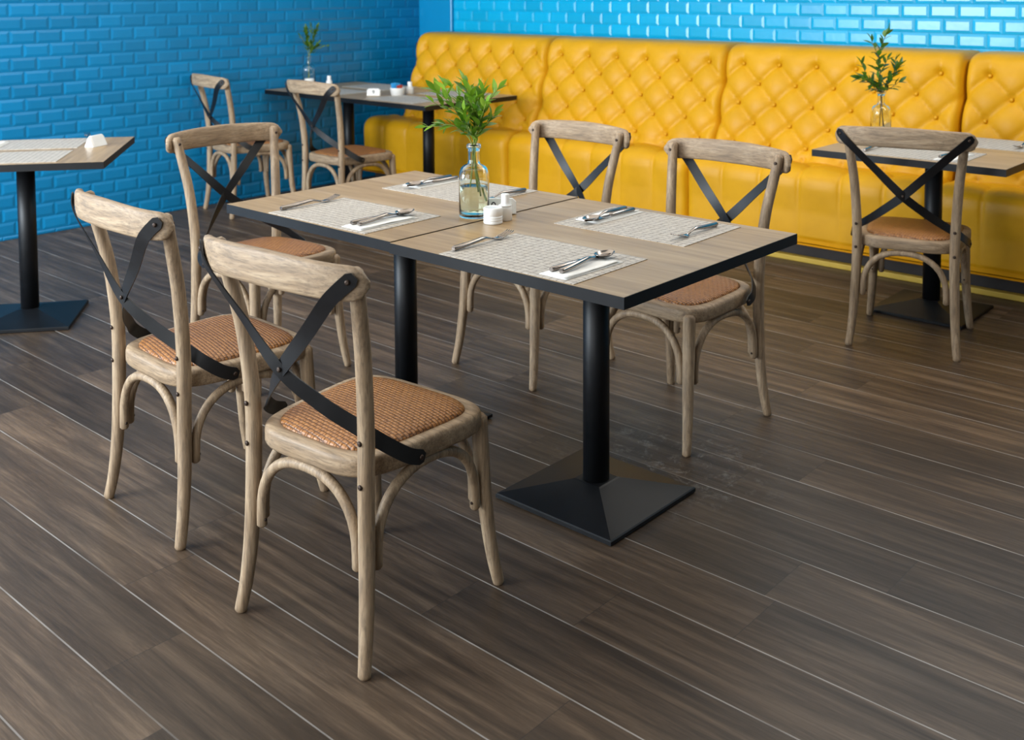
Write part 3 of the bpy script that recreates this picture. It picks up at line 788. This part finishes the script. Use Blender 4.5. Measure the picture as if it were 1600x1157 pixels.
sp('bright green sprig leaning right in the central bottle', [V(.012, .004, .070), V(.003, -.003, .160), V(.006, -.004, .222), V(.014, -.006, .285), V(.022, -.004, .340), V(.030, .000, .385)], 20, 8, 5, .055, .023, .40)
sp('short bright green sprig low at the mouth of the central bottle', [V(-.010, .006, .110), V(-.002, .005, .180), V(-.002, .004, .228), V(.010, -.010, .265), V(.020, -.018, .300), V(.022, -.022, .330)], 14, 11, 3, .052, .022, .46)
sp('bright green sprig drooping low to the left of the central bottle', [V(-.012, -.006, .090), V(-.004, -.004, .170), V(-.006, -.004, .228), V(-.028, -.012, .262), V(-.060, -.018, .286), V(-.092, -.020, .290)], 11, 17, 2, .048, .021, .50)
# right-hand table
rb = Vector((-2.030, 4.812, Z0))
make_bottle('clear glass bottle with dark leafy sprigs on the right-hand table', rb, R(42), .044, 2.4, .0165, .0, .222)
G = 'dark green sprigs in the right-hand bottle'
def sp2(lab, path, n, seed, sb): sprig(lab, 'plant', rb, path, .42, n + 6, .056, .025, 'leaf_dark', 'bark', seed, G, (.0024, .0012), sb, .9)
sp2('tall dark green sprig rising above the right-hand bottle', [V(.020, 0, .02), V(.004, 0, .13), V(.0, 0, .200), V(-.012, .004, .30), V(-.010, .006, .40), V(.022, .004, .492)], 18, 21, 3)
sp2('dark green sprig bending left over the right-hand bottle', [V(-.004, .006, .06), V(-.001, .004, .15), V(-.004, 0, .205), V(-.030, -.004, .245), V(-.066, -.006, .275), V(-.098, -.008, .285)], 12, 25, 3)
sp2('dark green sprig bending right over the right-hand bottle', [V(.008, -.006, .06), V(.003, -.004, .15), V(.004, 0, .205), V(.030, .0, .255), V(.060, .002, .300), V(.078, .004, .335)], 12, 29, 2)
# by the blue wall
lb = Vector((-6.195, 4.738, Z0))
make_bottle('clear glass bottle with feathery green sprigs by the blue wall', lb, R(42), .046, 2.6, .0165, .0, .2245)
G = 'feathery sprigs in the bottle by the blue wall'
def sp3(lab, path, n, seed, sb): sprig(lab, 'plant', lb, path, .5, n + 10, .046, .016, 'leaf_fern', 'stem_green', seed, G, (.0022, .0012), sb, .6)
sp3('feathery green sprig standing straight in the bottle by the blue wall', [V(.008, 0, .03), V(0, 0, .14), V(0, 0, .215), V(-.008, 0, .29), V(-.012, 0, .35), V(-.014, 0, .405)], 24, 31, 4)
sp3('feathery green sprig leaning right in the bottle by the blue wall', [V(-.006, 0, .05), V(0, .003, .15), V(.002, .003, .215), V(.022, .003, .29), V(.042, .003, .36), V(.064, .003, .425)], 22, 35, 3)
sp3('short feathery green sprig spilling right from the bottle by the blue wall', [V(.0, -.004, .06), V(.001, -.003, .15), V(.002, -.003, .215), V(.020, -.004, .25), V(.045, -.004, .275), V(.062, -.004, .290)], 14, 39, 2)

# ------------------------------------------------------------------ light
def area(name, loc, rot, sx, sy, e, col, spread=180):
    l = bpy.data.lights.new(name, 'AREA'); l.shape = 'RECTANGLE'; l.size = sx; l.size_y = sy; l.energy = e; l.color = col; l.spread = R(spread)
    o = bpy.data.objects.new(name, l); COL.objects.link(o); o.location = loc; o.rotation_euler = rot; return o
area('window_daylight', (-4.75, -1.74, 1.62), (R(86), 0, R(-4)), 2.7, 1.85, 440, (.84, .93, 1.0))
area('window_daylight_right', (-1.5, -1.74, 1.55), (R(84), 0, R(6)), 2.4, 1.9, 70, (.95, .98, 1.0))
area('overhead_fill', (-3.6, 2.9, 2.74), (0, 0, 0), 4.6, 3.4, 78, (1, .92, .80))  # broad warm fill added overhead to lift the table tops, no actual fitting
area('banquette_fill', (-.9, 4.5, 2.74), (R(-24), 0, R(-6)), 3.0, .7, 58, (1, .95, .88))  # added strip of fill that brightens banquette and back wall, no known fitting
w = bpy.data.worlds.new('World'); S.world = w; w.use_nodes = True
bg = w.node_tree.nodes['Background']; bg.inputs[0].default_value = (.75, .86, 1, 1); bg.inputs[1].default_value = .16

# ------------------------------------------------------------------ camera
F, YAW, PIT, ROL, HCAM, PY = 1682.78, -.73082, .06546, .00427, 1.46444, 88.36
fwv = Vector((math.sin(YAW) * math.cos(PIT), math.cos(YAW) * math.cos(PIT), -math.sin(PIT)))
rt = Vector((math.cos(YAW), -math.sin(YAW), 0)); dn = fwv.cross(rt)
r2 = rt * math.cos(ROL) + dn * math.sin(ROL); d2 = -rt * math.sin(ROL) + dn * math.cos(ROL)
cam = bpy.data.cameras.new('camera'); co = bpy.data.objects.new('camera', cam); COL.objects.link(co)
mt = Matrix((r2, -d2, -fwv)).transposed().to_4x4(); mt.translation = (0, 0, HCAM); co.matrix_world = mt
cam.sensor_width = 36; cam.sensor_fit = 'HORIZONTAL'; cam.lens = F / 1600 * 36
cam.shift_x = 0; cam.shift_y = -(578.5 - PY) / 1600
cam.clip_start = .05; cam.clip_end = 50
cam.dof.use_dof = True; cam.dof.focus_distance = 2.75; cam.dof.aperture_fstop = 5.0
S.camera = co
S.view_settings.view_transform = 'Standard'; S.view_settings.look = 'None'; S.view_settings.exposure = 0; S.view_settings.gamma = 1
S.cycles.use_denoising = True
